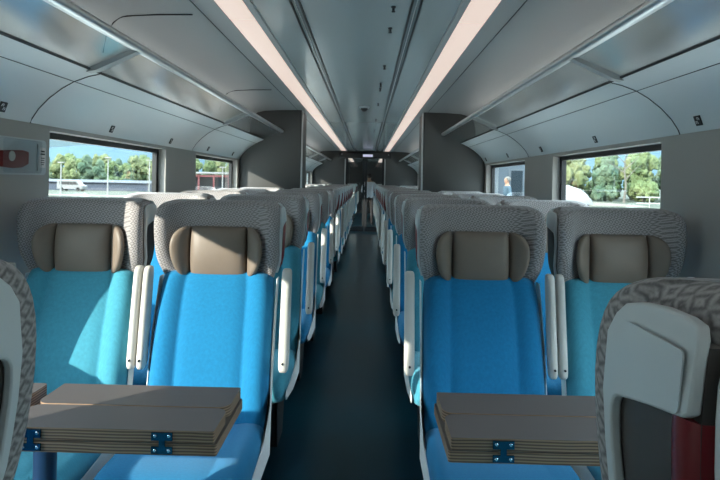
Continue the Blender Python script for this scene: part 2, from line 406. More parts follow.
t = empty('dome_camera', (0.02, 6.05, CZ+0.006), label='small domed camera hanging from the middle of the ceiling', cat='camera')
bm = B(); lathe(bm, [(0.055, 0), (0.055, -0.012), (0.048, -0.02), (0.04, -0.021)], (0, 0, 0), 24); obj('camera_ring', bm, M_ALU, t)
bm = B(); lathe(bm, [(0.039, -0.0215), (0.036, -0.035), (0.026, -0.048), (0.012, -0.056), (0.003, -0.057)], (0, 0, 0), 24); obj('lens_dome', bm, M_BLACK, t)

RACKS = [(-2.05, 0.17), (0.17, 2.42), (2.42, 4.67), (4.67, 6.40), (6.98, 9.17), (9.17, 11.42), (11.42, 13.67), (13.67, 14.98), (15.15, 17.40), (17.40, 19.65), (19.65, 21.90)]  # sections past the end door bring fill light into the next carriage
for s in (-1, 1):
    for i, (a, b) in enumerate(RACKS):
        t = empty('luggage_rack', (0, a, 0), label='glass luggage rack %s of the aisle, %s section counted from the viewpoint' % (SIDE[s], ORD[i]), cat='luggage rack', group='overhead luggage racks')
        L = b-a
        bm = B(); sweep(bm, [(s*x, z) for x, z in [(0.900, 1.903), (0.900, 1.917), (0.907, 1.925), (0.920, 1.927), (0.943, 1.920), (0.947, 1.910), (0.947, 1.900), (0.930, 1.895), (0.910, 1.897)]], 0.001, L-0.001, closed=True)
        obj('front_rail', bm, M_ALU, t, angle=60)
        bm = B(); sweep(bm, [(s*x, z) for x, z in [(0.940, 1.904), (1.128, 1.818), (1.130, 1.822), (0.942, 1.909)]], 0.002, L-0.002, closed=True)
        obj('glass_shelf', bm, M_RGLASS, t, smooth=False)
        bm = B(); sweep(bm, [(s*x, z) for x, z in [(1.1225, 1.8175), (1.130, 1.8125), (1.134, 1.8185), (1.1265, 1.8245)]], 0.001, L-0.001, closed=True)
        obj('gasket', bm, M_BLACK, t, smooth=False)
        if i != 3 and i != 7:
            bm = B(); plate(bm, [(s*x, z) for x, z in [(0.925, 1.893), (1.10, 1.812), (1.14, 1.804), (1.14, 1.820), (0.94, 1.903)]], 'y', L-0.045, L-0.003)
            obj('bracket', bm, M_CEIL2, t, smooth=False)
        ld = bpy.data.lights.new('rack_fill_light', 'AREA'); ld.shape = 'RECTANGLE'; ld.size = 0.10; ld.size_y = L-0.1; ld.energy = RACK_FILL_W*L; ld.color = (1.0, 0.97, 0.92)  # added fill light above the rack, brightens the ceiling and the interior
        lo = bpy.data.objects.new('rack_fill_light', ld); COL.objects.link(lo); lo.parent = t; lo.location = (s*1.215, L/2, 1.83); lo.rotation_euler = (pi, s*R(20), 0)
        bm = B(); box(bm, *sorted((s*1.13, s*1.30)), 0.002, L-0.002, 1.815, 1.822)
        obj('rack_floor', bm, M_CEIL2, t, smooth=False)

# seat number plates on the curved panel
for s in (-1, 1):
    ys = [2.2, 3.15, 4.1, 5.07, 6.0] if s < 0 else [2.25, 3.26, 4.27, 5.29, 6.25]
    for i, y in enumerate(ys):
        # panel line between (1.37,1.648) and (1.398,1.605)
        p0, p1 = Vector((1.374, 0, 1.6415)), Vector((1.391, 0, 1.616))
        t = empty('seat_number_plate', (s*p0.x, y, p0.z), label='small black seat number plate on the panel %s of the aisle, %s from the viewpoint' % (SIDE[s], ORD[i]), cat='sign', group='seat number plates')
        d = (p1-p0); nrm = Vector((-d.z, 0, d.x)).normalized()
        if nrm.x > 0: nrm = -nrm
        def pp(u, v, h): # u along y, v 0..1 down the slope
            q = d*v+nrm*h; return (s*q.x, u, q.z)
        bm = B(); q = [pp(-0.028, -0.15, 0.004), pp(0.012, -0.15, 0.004), pp(0.028, 1.25, 0.004), pp(-0.012, 1.25, 0.004)]
        q2 = [pp(-0.028, -0.15, -0.003), pp(0.012, -0.15, -0.003), pp(0.028, 1.25, -0.003), pp(-0.012, 1.25, -0.003)]
        A = [bm.verts.new(v) for v in q]; C = [bm.verts.new(v) for v in q2]
        bm.faces.new(A); bm.faces.new(C[::-1])
        for k in range(4): bm.faces.new((A[k], A[(k+1) % 4], C[(k+1) % 4], C[k]))
        obj('plate', bm, M_BLACK, t, smooth=False)
        bm = B()
        for (u0, u1, v0, v1) in ((-0.017, -0.003, 0.05, 0.14), (-0.017, -0.012, 0.14, 0.42), (-0.006, -0.002, 0.2, 0.42), (0.002, 0.014, 0.55, 0.62), (0.002, 0.006, 0.62, 0.95), (0.012, 0.016, 0.62, 0.95)):
            bm.faces.new([bm.verts.new(pp(*c, 0.0047)) for c in ((u0, v0), (u1, v0), (u1, v1), (u0, v1))])
        obj('lettering', bm, M_WHITE, t, smooth=False)

# display over the end door
t = empty('information_display', (0, YE-0.09, 2.05), label='black information display bar above the glass end door', cat='display')
bm = B(); box(bm, -0.69, 0.69, -0.02, 0.085, -0.085, 0.085, bev=0.008); obj('display_case', bm, M_BLACK, t)
bm = B(); box(bm, -0.06, 0.20, -0.026, -0.019, -0.045, 0.02); obj('lit_text_field', bm, emit('display white', (0.62, 0.62, 0.82), 0.8), t, smooth=False)
for s in (-1, 1):
    bm = B(); lathe(bm, [(0.014, 0), (0.014, 0.012), (0.006, 0.016)], (s*0.62, -0.02, 0.01), 10); o = obj('status_lamp', bm, M_ALU, t)

# ------------------------------------------------------------------ emergency hammer on the wall
t = empty('emergency_hammer_box', (-WX, 2.37, 1.437), label='clear covered emergency hammer box on the grey wall beside the window', cat='hammer box')
bm = B(); plate(bm, rrect(-0.17, 0.165, -0.078, 0.078, 0.022), 'x', 0.0, 0.012); obj('back_plate', bm, mat('pale grey box plastic', (0.5, 0.53, 0.54), 0.4), t, angle=30)
bm = B(); plate(bm, rrect(-0.165, 0.10, -0.07, 0.07, 0.015), 'x', 0.030, 0.032)
for a, b, c, d in ((-0.165, 0.10, 0.068, 0.07), (-0.165, 0.10, -0.07, -0.068)): box(bm, 0.012, 0.03, a, b, c, d)
obj('clear_cover', bm, M_CLEAR, t, smooth=False)
bm = B(); box(bm, 0.012, 0.018, 0.092, 0.1, -0.06, 0.06); obj('latch', bm, M_ALU, t, smooth=False)
bm = B(); box(bm, 0.012, 0.0135, 0.112, 0.156, -0.045, 0.045); lb = obj('label_sticker', bm, M_PINKW, t, smooth=False)
bm = B()
for k, (w, z) in enumerate(((0.03, 0.028), (0.034, 0.016), (0.03, -0.002), (0.026, -0.012), (0.03, -0.022), (0.02, -0.031))):
    h = 0.0035 if k < 2 else 0.0018
    bm.faces.new([bm.verts.new(v) for v in ((0.0138, 0.134-w/2, z-h), (0.0138, 0.134+w/2, z-h), (0.0138, 0.134+w/2, z+h), (0.0138, 0.134-w/2, z+h))])
obj('lettering', bm, M_DARK, lb, smooth=False)
t = empty('emergency_hammer', (-WX+0.0205, 2.33, 1.435), label='red emergency hammer lying inside the clear wall box', cat='hammer')
bm = B(); loft(bm, [([(-0.012, y, -h) for y in (-0.12, -0.06, 0.0, 0.045)], [(-0.012, y, h) for y in (-0.12, -0.06, 0.0, 0.045)]) if False else
                    ([(xx, -0.12, -0.045*k), (xx, -0.05, -0.05*k), (xx, 0.01, -0.045*k), (xx, 0.048, -0.03*k)], [(xx, -0.12, 0.02*k), (xx, -0.05, 0.025*k), (xx, 0.01, 0.028*k), (xx, 0.048, 0.022*k)]) for xx, k in ((-0.008, 0.9), (-0.005, 1.0), (0.004, 1.0), (0.007, 0.9))])
obj('handle', bm, mat('bright red plastic', (0.20, 0.02, 0.018), 0.4), t)
bm = B(); tube(bm, [(0.004, -0.065, 0.0), (0.009, -0.065, 0.0)], [0.024, 0.020], 16); obj('hammer_head', bm, M_CREAM, t)

# ------------------------------------------------------------------ seats
def lerp_tab(tab, z):
    for (z0, *a), (z1, *b) in zip(tab, tab[1:]):
        if z <= z1 or (z1, *b) == tab[-1]:
            k = min(1, max(0, (z-z0)/(z1-z0))); return [p+(q-p)*k for p, q in zip(a, b)]
# z, half width, wing front, pad front, rear
HEAD = [(0.960, 0.197, 0.128, 0.145, 0.222), (0.963, 0.205, 0.114, 0.134, 0.230), (0.972, 0.211, 0.108, 0.13, 0.235), (1.00, 0.221, 0.094, 0.128, 0.235), (1.04, 0.235, 0.074, 0.128, 0.235), (1.08, 0.239, 0.059, 0.128, 0.235),
        (1.13, 0.241, 0.048, 0.128, 0.235), (1.19, 0.243, 0.044, 0.128, 0.235), (1.235, 0.241, 0.050, 0.130, 0.234), (1.260, 0.237, 0.060, 0.134, 0.231), (1.274, 0.230, 0.074, 0.140, 0.226), (1.282, 0.219, 0.092, 0.150, 0.218), (1.284, 0.211, 0.104, 0.158, 0.210)]
HZ = -0.020                 # height setting of the adjustable headrest
HY = 0.062                    # the headrest sits this far behind the seat's crease
def hw(z): return lerp_tab(HEAD, z)

def head_bm():
    bm = B(); lv = []
    for z, w, yf, yc, yb in HEAD:
        r = [(-w, yb-0.060), (-w*0.995, yb-0.030), (-w*0.985, yb-0.014), (-w*0.93, yb), (-w*0.85, yb), (-w*0.75, yb), (-w*0.6, yb), (-w*0.3, yb), (0, yb)]
        g = max(0.0, yc-yf)
        f = [(-w, yf+0.062), (-w-0.001, yf+0.048), (-w-0.012, yf+0.040), (-w-0.012, yf+0.012), (-w+0.000, yf+0.001), (-w+0.026, yf), (-w+0.046, yf+0.18*g), (-w+0.085, yc-0.05*g), (0, yc)]
        r = r+[(-x, y) for x, y in r[-2::-1]]; f = f+[(-x, y) for x, y in f[-2::-1]]
        up = lambda y: 0.0 if z < 1.2 else 0.10*(y-0.12)*(z-1.2)/0.08
        lv.append(([(x, y, z+up(y)) for x, y in r], [(x, y, z+up(y)) for x, y in f]))
    loft(bm, lv); return hshift(bm)
def hshift(bm):
    bmesh.ops.translate(bm, verts=bm.verts[:], vec=(0, HY, HZ)); return bm

def back_line(z):            # front surface of the backrest
    k = (z-0.44)/0.54
    return 0.005+0.145*k-0.020*sin(pi*min(1, max(0, k)))
def arm_line(z): return 0.012+0.085*(z-0.44)/0.54
def back_bm():
    bm = B(); lv = []
    for z, gw, th in [(0.36, 0.222, -0.02), (0.40, 0.236, 0.0), (0.47, 0.238, 0), (0.55, 0.238, 0), (0.63, 0.238, 0), (0.71, 0.237, 0), (0.79, 0.236, 0), (0.87, 0.234, 0), (0.93, 0.230, 0), (0.965, 0.224, 0), (0.978, 0.212, -0.008), (0.982, 0.200, -0.02)]:
        y = back_line(z)-th; w = gw; b = 0.030 if z > 0.42 else 0.015
        rb = y+0.085+th*1.5
        xs = [-w, -w*0.96, -w*0.83, -w*0.60, -w*0.545, -w*0.49, -w*0.25, 0]
        fo = [0.04, 0.004, -b, -b*0.35, 0.006, -0.008, -0.012, -0.012]
        ro = [-0.035, -0.008, 0, 0, 0, 0, 0, 0]
        f = [(x, y+o) for x, o in zip(xs, fo)]; r = [(x, rb+o) for x, o in zip(xs, ro)]
        f += [(-x, q) for x, q in f[-2::-1]]; r += [(-x, q) for x, q in r[-2::-1]]
        lv.append(([(x, q, z) for x, q in r], [(x, q, z) for x, q in f]))
    loft(bm, lv); return bm
def cushion_bm():
    bm = B(); lv = []
    for y, w, zt, zb in [(-0.475, 0.205, 0.385, 0.335), (-0.470, 0.217, 0.415, 0.318), (-0.450, 0.228, 0.440, 0.308), (-0.41, 0.237, 0.455, 0.302), (-0.33, 0.238, 0.458, 0.30), (-0.20, 0.238, 0.452, 0.30), (-0.08, 0.238, 0.446, 0.30), (0.0, 0.235, 0.445, 0.30), (0.03, 0.23, 0.44, 0.305)]:
        xs = [-w, -w*0.97, -w*0.84, -w*0.60, -w*0.545, -w*0.49, -w*0.25, 0]
        up = [-0.05, -0.012, 0.012, 0.004, -0.004, 0.001, 0.0, 0.0]
        zt -= 0.014; t = [(x, zt+u) for x, u in zip(xs, up)]; b = [(x, zb+(0.03 if i == 0 else 0.006 if i == 1 else 0)) for i, x in enumerate(xs)]
        t += [(-x, q) for x, q in t[-2::-1]]; b += [(-x, q) for x, q in b[-2::-1]]
        lv.append(([(x, y, q) for x, q in b], [(x, y, q) for x, q in t]))
    loft(bm, lv); return bm

def seat_build(cloth, handle, lift, name='train_seat'):
    global HZ; HZ = lift
    """handle: -1 / +1 side of the aisle in the seat's own frame, 0 for a window seat. The seat faces -y."""
    t = empty(name)
    obj('headrest', head_bm(), M_HEAD, t, sub=1)
    obj('backrest', back_bm(), cloth, t, sub=1)
    obj('seat_cushion', cushion_bm(), cloth, t, sub=1)
    # leather pillow with two side bolsters
    bm = B(); lv = []
    for z, d, w in [(0.962, 0.012, 0.106), (0.965, 0.022, 0.112), (0.975, 0.030, 0.114), (1.03, 0.040, 0.115), (1.08, 0.042, 0.115), (1.13, 0.038, 0.115), (1.172, 0.030, 0.114), (1.182, 0.022, 0.112), (1.186, 0.010, 0.107)]:
        xs = [-w, -w*0.96, -w*0.6, 0, w*0.6, w*0.96, w]
        lv.append(([(x, 0.133, z) for x in xs], [(x, 0.127-1.5*d*k, z) for x, k in zip(xs, (0.45, 0.85, 1, 1.02, 1, 0.85, 0.45))]))
    loft(bm, lv); pil = obj('pillow', hshift(bm), M_LEATHER, t, sub=1)
    for s in (-1, 1):
        bm = B(); lv = []
        for z, e, g in [(0.982, 0.130, 0.3), (0.985, 0.143, 0.7), (1.000, 0.160, 1), (1.03, 0.175, 1), (1.075, 0.186, 1), (1.11, 0.188, 1), (1.143, 0.183, 1), (1.167, 0.170, 0.9), (1.182, 0.150, 0.7), (1.186, 0.136, 0.3)]:
            x0 = 0.1165; xs = [x0, x0+0.003, x0+(e-x0)*0.35, x0+(e-x0)*0.7, e-0.004, e]
            yb = [0.118-(x-x0)*0.80 for x in xs]; off = [0.008, 0.028, 0.036, 0.034, 0.022, 0.006]
            lv.append(([(s*x, y, z) for x, y in zip(xs, yb)], [(s*x, y-o*g, z) for x, y, o in zip(xs, yb, off)]))
        loft(bm, lv); obj('side_bolster', hshift(bm), M_LEATHER, pil, sub=1)
    # hard side panels of the headrest, each with a dark hand recess; the aisle one has the red grab handle
    for s in (-1, 1):
        sh = lambda v, s=s: (s*(hw(v[2])[0]-0.003+v[0]), v[1], v[2])
        zs = [0.995, 1.02, 1.05, 1.08, 1.11, 1.14, 1.17, 1.20, 1.225]
        fr = [(hw(z)[1]+0.050, z) for z in zs]
        outer = fr+[(0.106, 1.244), (0.119, 1.253), (0.138, 1.258), (0.17, 1.263), (0.212, 1.266), (0.222, 1.258)]
        bm = B(); lv = []
        for z, k in [(0.995, 0), (1.01, 0), (1.03, 0), (1.05, 0), (1.08, 0), (1.11, 0), (1.14, 0), (1.17, 0), (1.20, 0), (1.225, 0.004), (1.245, 0.02), (1.255, 0.04)]:
            ys = [hw(z)[1]+0.050+k+q*(0.222-hw(z)[1]-0.050-k) for q in (0, 0.33, 0.67, 1)]
            lv.append(([(s*(hw(z)[0]-0.004), y, z) for y in ys], [(s*(hw(z)[0]+0.008), y, z) for y in ys]))
        loft(bm, lv)
        rec = obj('side_panel', hshift(bm), M_RECESS, t, angle=35)
        pairs = [((hw(z)[1]+0.050, z), (hw(z)[1]+0.064, z)) for z in (0.995, 1.02, 1.05, 1.08, 1.11, 1.14, 1.160)]
        pairs += [((hw(1.185)[1]+0.050, 1.185), (0.111, 1.174)), ((hw(1.21)[1]+0.050, 1.21), (0.115, 1.182)), ((hw(1.235)[1]+0.048, 1.235), (0.121, 1.186)), ((0.108, 1.252), (0.128, 1.188)), ((0.120, 1.262), (0.136, 1.190)),
                  ((0.140, 1.267), (0.148, 1.193)), ((0.17, 1.270), (0.17, 1.198)), ((0.20, 1.270), (0.20, 1.204)), ((0.214, 1.268), (0.214, 1.207)), ((0.222, 1.260), (0.222, 1.212))]
        bm = B(); loft(bm, [([sh((0.011, *a)), sh((0.011, *b))], [sh((0.020, *a)), sh((0.020, *b))]) for a, b in pairs])
        obj('panel_rim', hshift(bm), M_SHELL, rec, angle=40, bevel=0.002)
        bm = B(); plate(bm, rrect(0.116, 0.212, 1.207, 1.250, (0.006, 0.02, 0.008, 0.006)), 'x', 0.020, 0.0212, sh)
        obj('raised_cover', hshift(bm), M_SHELL, rec, angle=30)
        if handle == s:
            bm = B()
            zz = [1.012, 1.016, 1.03, 1.06, 1.10, 1.14, 1.18, 1.206]
            tube(bm, [(s*(hw(z)[0]-0.001), 0.207, z) for z in zz], [0.010, 0.014, 0.0165, 0.0175, 0.0175, 0.0175, 0.0175, 0.0175], 14)
            obj('grab_handle', hshift(bm), M_RED, t, label='dark red grab handle')
    # rear shell
    bm = B(); lv = []
    for z, w, y, d in [(0.37, 0.20, back_line(0.37)+0.075, 0.012), (0.42, 0.22, back_line(0.42)+0.078, 0.02), (0.6, 0.226, back_line(0.6)+0.08, 0.024), (0.8, 0.226, back_line(0.8)+0.08, 0.026), (0.94, 0.215, back_line(0.94)+0.085, 0.028), (0.99, 0.215, HY+0.222, 0.026), (1.06, 0.235, HY+0.228, 0.024), (1.15, 0.248, HY+0.229, 0.024), (1.22, 0.248, HY+0.228, 0.024), (1.252, 0.243, HY+0.225, 0.02), (1.26, 0.228, HY+0.222, 0.012)]:
        xs = [-w, -w*0.97, -w*0.85, 0, w*0.85, w*0.97, w]
        lv.append(([(x, y+d*k, z) for x, k in zip(xs, (0.3, 0.8, 1, 1.05, 1, 0.8, 0.3))], [(x, y, z) for x in xs]))
    loft(bm, lv); obj('rear_shell', bm, M_SHELL, t, sub=1)
    # pale side trims following the backrest down to the cushion
    for s in (-1, 1):
        pts = [(back_line(z)+0.030, z) for z in (0.955, 0.85, 0.75, 0.65, 0.55, 0.48)]+[(-0.02, 0.43), (-0.10, 0.385), (-0.28, 0.365), (-0.44, 0.362), (-0.455, 0.345), (-0.445, 0.325), (-0.2, 0.285), (0.06, 0.285)]+[(back_line(z)+0.075, z) for z in (0.42, 0.55, 0.7, 0.85, 0.955)]
        bm = B(); plate(bm, pts, 'x', s*0.2385, s*0.2430); obj('side_trim', bm, M_SHELL, t, angle=30, bevel=0.002)
    # armrests folded up beside the backrest
    for s in (-1, 1):
        c = s*(0.292 if handle == s else 0.2595); hwid = 0.0205 if handle == s else 0.0165
        bm = B(); lv = []
        for z, k, f in [(0.615, 0.55, 0.4), (0.621, 0.8, 0.75), (0.635, 1, 0.97), (0.68, 1, 1), (0.78, 0.98, 1), (0.90, 0.95, 1), (0.972, 0.95, 0.98), (0.994, 0.92, 0.85), (1.004, 0.8, 0.6), (1.007, 0.5, 0.3)]:
            y = arm_line(z); x = hwid*k; d = 0.032*f
            xs = [-x, -x*0.7, 0, x*0.7, x]; 
            lv.append(([(c+q, y+d*e, z) for q, e in zip(xs, (0.55, 0.9, 1, 0.9, 0.55))], [(c+q, y-d*e, z) for q, e in zip(xs, (0.55, 0.9, 1, 0.9, 0.55))]))
        loft(bm, lv); a = obj('armrest', bm, M_CREAM, t, sub=1)
        bm = B(); yy = arm_line(0.655)-0.031; tube(bm, [(c, yy+0.004, 0.655), (c, yy-0.0025, 0.654)], 0.0045, 10); obj('pivot_cap', bm, M_BLACK, a)
    # pan and pedestal
    bm = B(); plate(bm, [(-0.36, 0.302), (0.10, 0.302), (0.07, 0.24), (0.02, 0.22), (-0.05, 0.03), (-0.05, 0.0), (-0.23, 0.0), (-0.23, 0.03), (-0.24, 0.22), (-0.32, 0.26)], 'x', -0.17, 0.17)
    obj('pedestal', bm, M_DARK, t, smooth=False, bevel=0.006)
    return t

# ready-made kinds: (cloth, handle side); each is placed once, later ones are copies
KINDS = {}
ROWS = []
def seat(cloth, handle, x, y, rz, label, group, lift=-0.024):
    key = (cloth, handle, lift)
    if key not in KINDS: KINDS[key] = o = seat_build({'blue': M_BLUE, 'teal': M_TEAL}[cloth], handle, lift)
    else: o = copy_tree(KINDS[key])
    o.location = (x, y, 0); o.rotation_euler = (0, 0, rz)
    prop(o, label, 'train seat', group)
    return o

AX, WXS = 0.535, 1.092
def hues(row, aisle):
    return 'blue' if (row % 2 == 0) == aisle else 'teal'
# five rows facing the viewpoint
for r in range(5):
    y = 2.12+0.95*r
    for s in (-1, 1):
        for aisle in (True, False):
            c = hues(r, aisle); where = 'behind the folding table' if r == 0 else '%s row back' % ORD[r]
            seat(c, (-s if aisle else 0), s*(AX if aisle else WXS), y, 0.0,
                 '%s %s seat %s of the aisle, facing the viewpoint, %s' % (c, 'aisle' if aisle else 'window', SIDE[s], where), 'seats facing the viewpoint')
# rows turned away: the near bay, then beyond the partitions
for s in (-1, 1):
    for aisle in (True, False):
        c = hues(1, aisle)
        seat(c, (s if aisle else 0), s*(AX if aisle else WXS)+(0.010 if s < 0 else 0), 0.645 if s > 0 else 0.70, pi,
             '%s seat seen from behind, %s of the aisle, before the table' % ('aisle' if aisle else 'window', SIDE[s]), 'seats turned away before the tables', 0.002)
for r in range(8):
    y = 7.32+0.93*r
    for s in (-1, 1):
        for aisle in (True, False):
            c = hues(r+1, aisle)
            o = seat(c, (s if aisle else 0), s*(AX if aisle else WXS), y, pi,
                 '%s %s seat %s of aisle, turned to the end door, %s row past partition' % (c, 'aisle' if aisle else 'window', SIDE[s], ORD[r]), 'seats turned to the end door')
            if r == 0 and aisle:
                bm = B(); tube(bm, [(-0.19, 0.09, 0.20), (-0.19, 0.26, 0.17), (-0.19, 0.31, 0.15), (0.19, 0.31, 0.15), (0.19, 0.26, 0.17), (0.19, 0.09, 0.20)], 0.012, 8); obj('footrest', bm, M_BLACK, o)
for r in range(3):
    for s in (-1, 1):
        c = hues(r, True)
        seat(c, s, s*AX, 18.0+0.95*r, pi, '%s seat %s of the aisle beyond the glass door, %s row there' % (c, SIDE[s], ORD[r]), 'seats in the next carriage')

# ------------------------------------------------------------------ folding tables
def board(bm, x0, x1, y0, y1, z0, z1, r):
    plate(bm, rrect(x0, x1, y0, y1, r, 6), 'z', z0, z1)
    for f in bm.faces:
        if abs(f.normal.z) > 0.9 or all(abs(v.co.z-f.verts[0].co.z) < 1e-6 for v in f.verts): f.material_index = 1
def table(s):
    t = empty('folding_table', (0, 0, 0), label='taupe folding table with plywood edges and leaves folded in, %s of the aisle' % SIDE[s], cat='table', group='folding tables between facing seats')
    X = lambda a, b: sorted((s*a, s*b))
    zb, zt = 0.731, 0.759
    rr = lambda a, b, c, d: (a, b, c, d)
    bm = B(); board(bm, *X(0.262, 0.757), 1.262, 1.532, zb, zt-0.002, 0.006); obj('base_board', bm, [M_PLY, M_LAM], t, angle=30)
    bm = B(); board(bm, *X(0.268, 0.755), 1.262, 1.391, zt, zt+0.028, rr(0.028, 0.028, 0.004, 0.004)); obj('front_leaf', bm, [M_PLY, M_LAM], t, angle=30)
    bm = B(); board(bm, *X(0.268, 0.755), 1.397, 1.532, zt, zt+0.028, rr(0.004, 0.004, 0.03, 0.03)); obj('rear_leaf', bm, [M_PLY, M_LAM], t, angle=30)
    bm = B(); board(bm, *X(0.795, 1.405), 1.275, 1.525, zb+0.002, zt+0.030, 0.012); obj('wall_leaf', bm, [M_PLY, M_LAM], t, angle=30)
    bm = B(); box(bm, *X(0.755, 0.798), 1.30, 1.50, zb+0.002, zb+0.014); obj('joint_bar', bm, M_DARK, t, smooth=False)
    for xx in (0.385, 0.685):
        c = s*xx; w = 0.024
        us, vs = (c-w, c-0.007, c+0.007, c+w), (zb+0.004, zb+0.020, zb+0.034, zb+0.052)
        bm = B(); V = {}
        vt = lambda a, b, y: V.setdefault((a, b, y), bm.verts.new((us[a], y, vs[b])) if (a, b, y) not in V else None)
        cells = [(a, b) for a in range(3) for b in range(3) if (a, b) not in ((0, 1), (2, 1))]
        for a, b in cells:
            q = ((a, b), (a+1, b), (a+1, b+1), (a, b+1))
            bm.faces.new([vt(*p, 1.2580) for p in q]); bm.faces.new([vt(*p, 1.2618) for p in q[::-1]])
            for (p, p2, nb) in ((q[0], q[1], (a, b-1)), (q[1], q[2], (a+1, b)), (q[2], q[3], (a, b+1)), (q[3], q[0], (a-1, b))):
                if nb not in cells: bm.faces.new((vt(*p, 1.2580), vt(*p2, 1.2580), vt(*p2, 1.2618), vt(*p, 1.2618)))
        h = obj('hinge', bm, M_HINGE, t, smooth=False)
        for dx in (-0.016, 0.016):
            for z in (zb+0.011, zb+0.044):
                bm = B(); tube(bm, [(c+dx, 1.2586, z), (c+dx, 1.2570, z)], [0.0045, 0.003], 10); obj('screw', bm, M_SCREW, h)
    bm = B(); tube(bm, [(s*0.73, 1.40, 0.02), (s*0.73, 1.40, zb-0.001)], 0.027, 16); obj('post', bm, M_POST, t)
    bm = B(); plate(bm, rrect(s*0.73-0.10, s*0.73+0.10, 1.28, 1.52, 0.03), 'z', 0.0, 0.02); obj('foot_plate', bm, M_POST, t, angle=30)
    bm = B(); plate(bm, rrect(*X(0.36, 0.74), 1.35, 1.45, 0.01), 'z', zb-0.014, zb-0.0005); obj('bearer', bm, M_DARK, t, angle=30)
for s in (-1, 1): table(s)

# ------------------------------------------------------------------ people
def person(name, loc, rz, cols, joints, label):
    """one skinned body, coloured by height; joints: name -> (pos, radius); edges follow"""
    P, E = joints
    bm = B(); idx = {k: bm.verts.new(p) for k, (p, r) in P.items()}
    for a, b in E: bm.edges.new((idx[a], idx[b]))
    me = bpy.data.meshes.new('tmp'); bm.to_mesh(me); bm.free()
    o = bpy.data.objects.new('tmp', me); COL.objects.link(o)
    sk = o.modifiers.new('skin', 'SKIN'); sv = me.skin_vertices[0].data
    for i, (k, (p, r)) in enumerate(P.items()):
        sv[i].radius = r if isinstance(r, tuple) else (r, r); sv[i].use_root = (k == 'pelvis')
    ss = o.modifiers.new('sub', 'SUBSURF'); ss.levels = 2; ss.render_levels = 2
    dg = bpy.context.evaluated_depsgraph_get(); m2 = bpy.data.meshes.new_from_object(o.evaluated_get(dg))
    bpy.data.objects.remove(o)
    skin, shirt, pants, shoe, hair = cols
    for m in (skin, shirt, pants, shoe): m2.materials.append(m)
    for p in m2.polygons:
        p.use_smooth = True; c = p.center
        p.material_index = 3 if c.z < 0.07 else 2 if c.z < 0.93 and abs(c.x) < 0.19 else 1 if (c.z < 1.44 and (abs(c.x) < 0.235 or c.z > 1.02)) else 0
    t = empty(name, loc, rz, label=label, cat='person')
    b = bpy.data.objects.new('body', m2); COL.objects.link(b); b.parent = t
    bm = B(); bmesh.ops.create_icosphere(bm, subdivisions=3, radius=1.0)
    for v in bm.verts:
        q = v.co.copy(); v.co = Vector((q.x*0.088, q.y*0.104+0.012, 1.625+q.z*0.098))
        if q.y < -0.35 and q.z < 0.45: v.co.y += 0.05*(0.6-q.z)+0.02
        if q.z < -0.3: v.co.z = 1.60+q.z*0.03
    obj(hair[0], bm, hair[1], t)
    return t
def stance(arm_l, arm_r):
    P = {'pelvis': ((0, 0, 0.95), (0.155, 0.105)), 'waist': ((0, 0, 1.08), (0.14, 0.10)), 'chest': ((0, 0.005, 1.27), (0.165, 0.11)), 'neckb': ((0, 0.01, 1.42), (0.075, 0.07)), 'neck': ((0, 0.005, 1.49), 0.052),
         'jaw': ((0, -0.012, 1.545), (0.062, 0.075)), 'head': ((0, 0, 1.62), (0.078, 0.095)), 'crown': ((0, 0.005, 1.69), (0.055, 0.07)), 'nose': ((0, -0.105, 1.59), 0.012)}
    E = [('pelvis', 'waist'), ('waist', 'chest'), ('chest', 'neckb'), ('neckb', 'neck'), ('neck', 'jaw'), ('jaw', 'head'), ('head', 'crown'), ('head', 'nose')]
    for s, k, arm in ((-1, 'l', arm_l), (1, 'r', arm_r)):
        P.update({'hip'+k: ((s*0.09, 0, 0.88), 0.088), 'knee'+k: ((s*0.095, -0.01, 0.50), 0.058), 'shin'+k: ((s*0.098, 0.012, 0.33), 0.053), 'ankle'+k: ((s*0.10, 0.02, 0.085), 0.038), 'toe'+k: ((s*0.115, -0.12, 0.035), 0.035)})
        E += [('pelvis', 'hip'+k), ('hip'+k, 'knee'+k), ('knee'+k, 'shin'+k), ('shin'+k, 'ankle'+k), ('ankle'+k, 'toe'+k)]
        sh, el, wr, ha = arm
        P.update({'sh'+k: ((s*0.175, 0.0, 1.385), 0.058), 'el'+k: (el, 0.040), 'wr'+k: (wr, 0.028), 'palm'+k: (ha, (0.034, 0.022))})
        E += [('neckb', 'sh'+k), ('sh'+k, 'el'+k), ('el'+k, 'wr'+k), ('wr'+k, 'palm'+k)]
        d = (Vector(ha)-Vector(wr)).normalized(); side = Vector((0, 1, 0)) if abs(d.y) < 0.8 else Vector((0, 0, 1))
        for q in range(4):
            a = Vector(ha)+side*(0.024-0.016*q); P['f%s%da' % (k, q)] = (tuple(a+d*0.045), 0.009); P['f%s%db' % (k, q)] = (tuple(a+d*(0.085-0.006*abs(q-1.3))+Vector((-s*0.02, -0.01, 0))), 0.008)
            E += [('palm'+k, 'f%s%da' % (k, q)), ('f%s%da' % (k, q), 'f%s%db' % (k, q))]
        a = Vector(wr)+d*0.03+Vector((-s*0.01, -0.038, 0)); P['th'+k] = (tuple(a+d*0.03), 0.010); E.append(('palm'+k, 'th'+k))
    return P, E
hang = lambda s: (None, (s*0.235, 0.02, 1.11), (s*0.25, -0.03, 0.87), (s*0.25, -0.05, 0.79))
bent = lambda s: (None, (s*0.235, 0.02, 1.11), (s*0.19, -0.22, 1.10), (s*0.16, -0.30, 1.12))
SKIN = mat('skin', (0.36, 0.20, 0.13), 0.55); HAIR = mat('black hair', (0.012, 0.010, 0.010), 0.6)
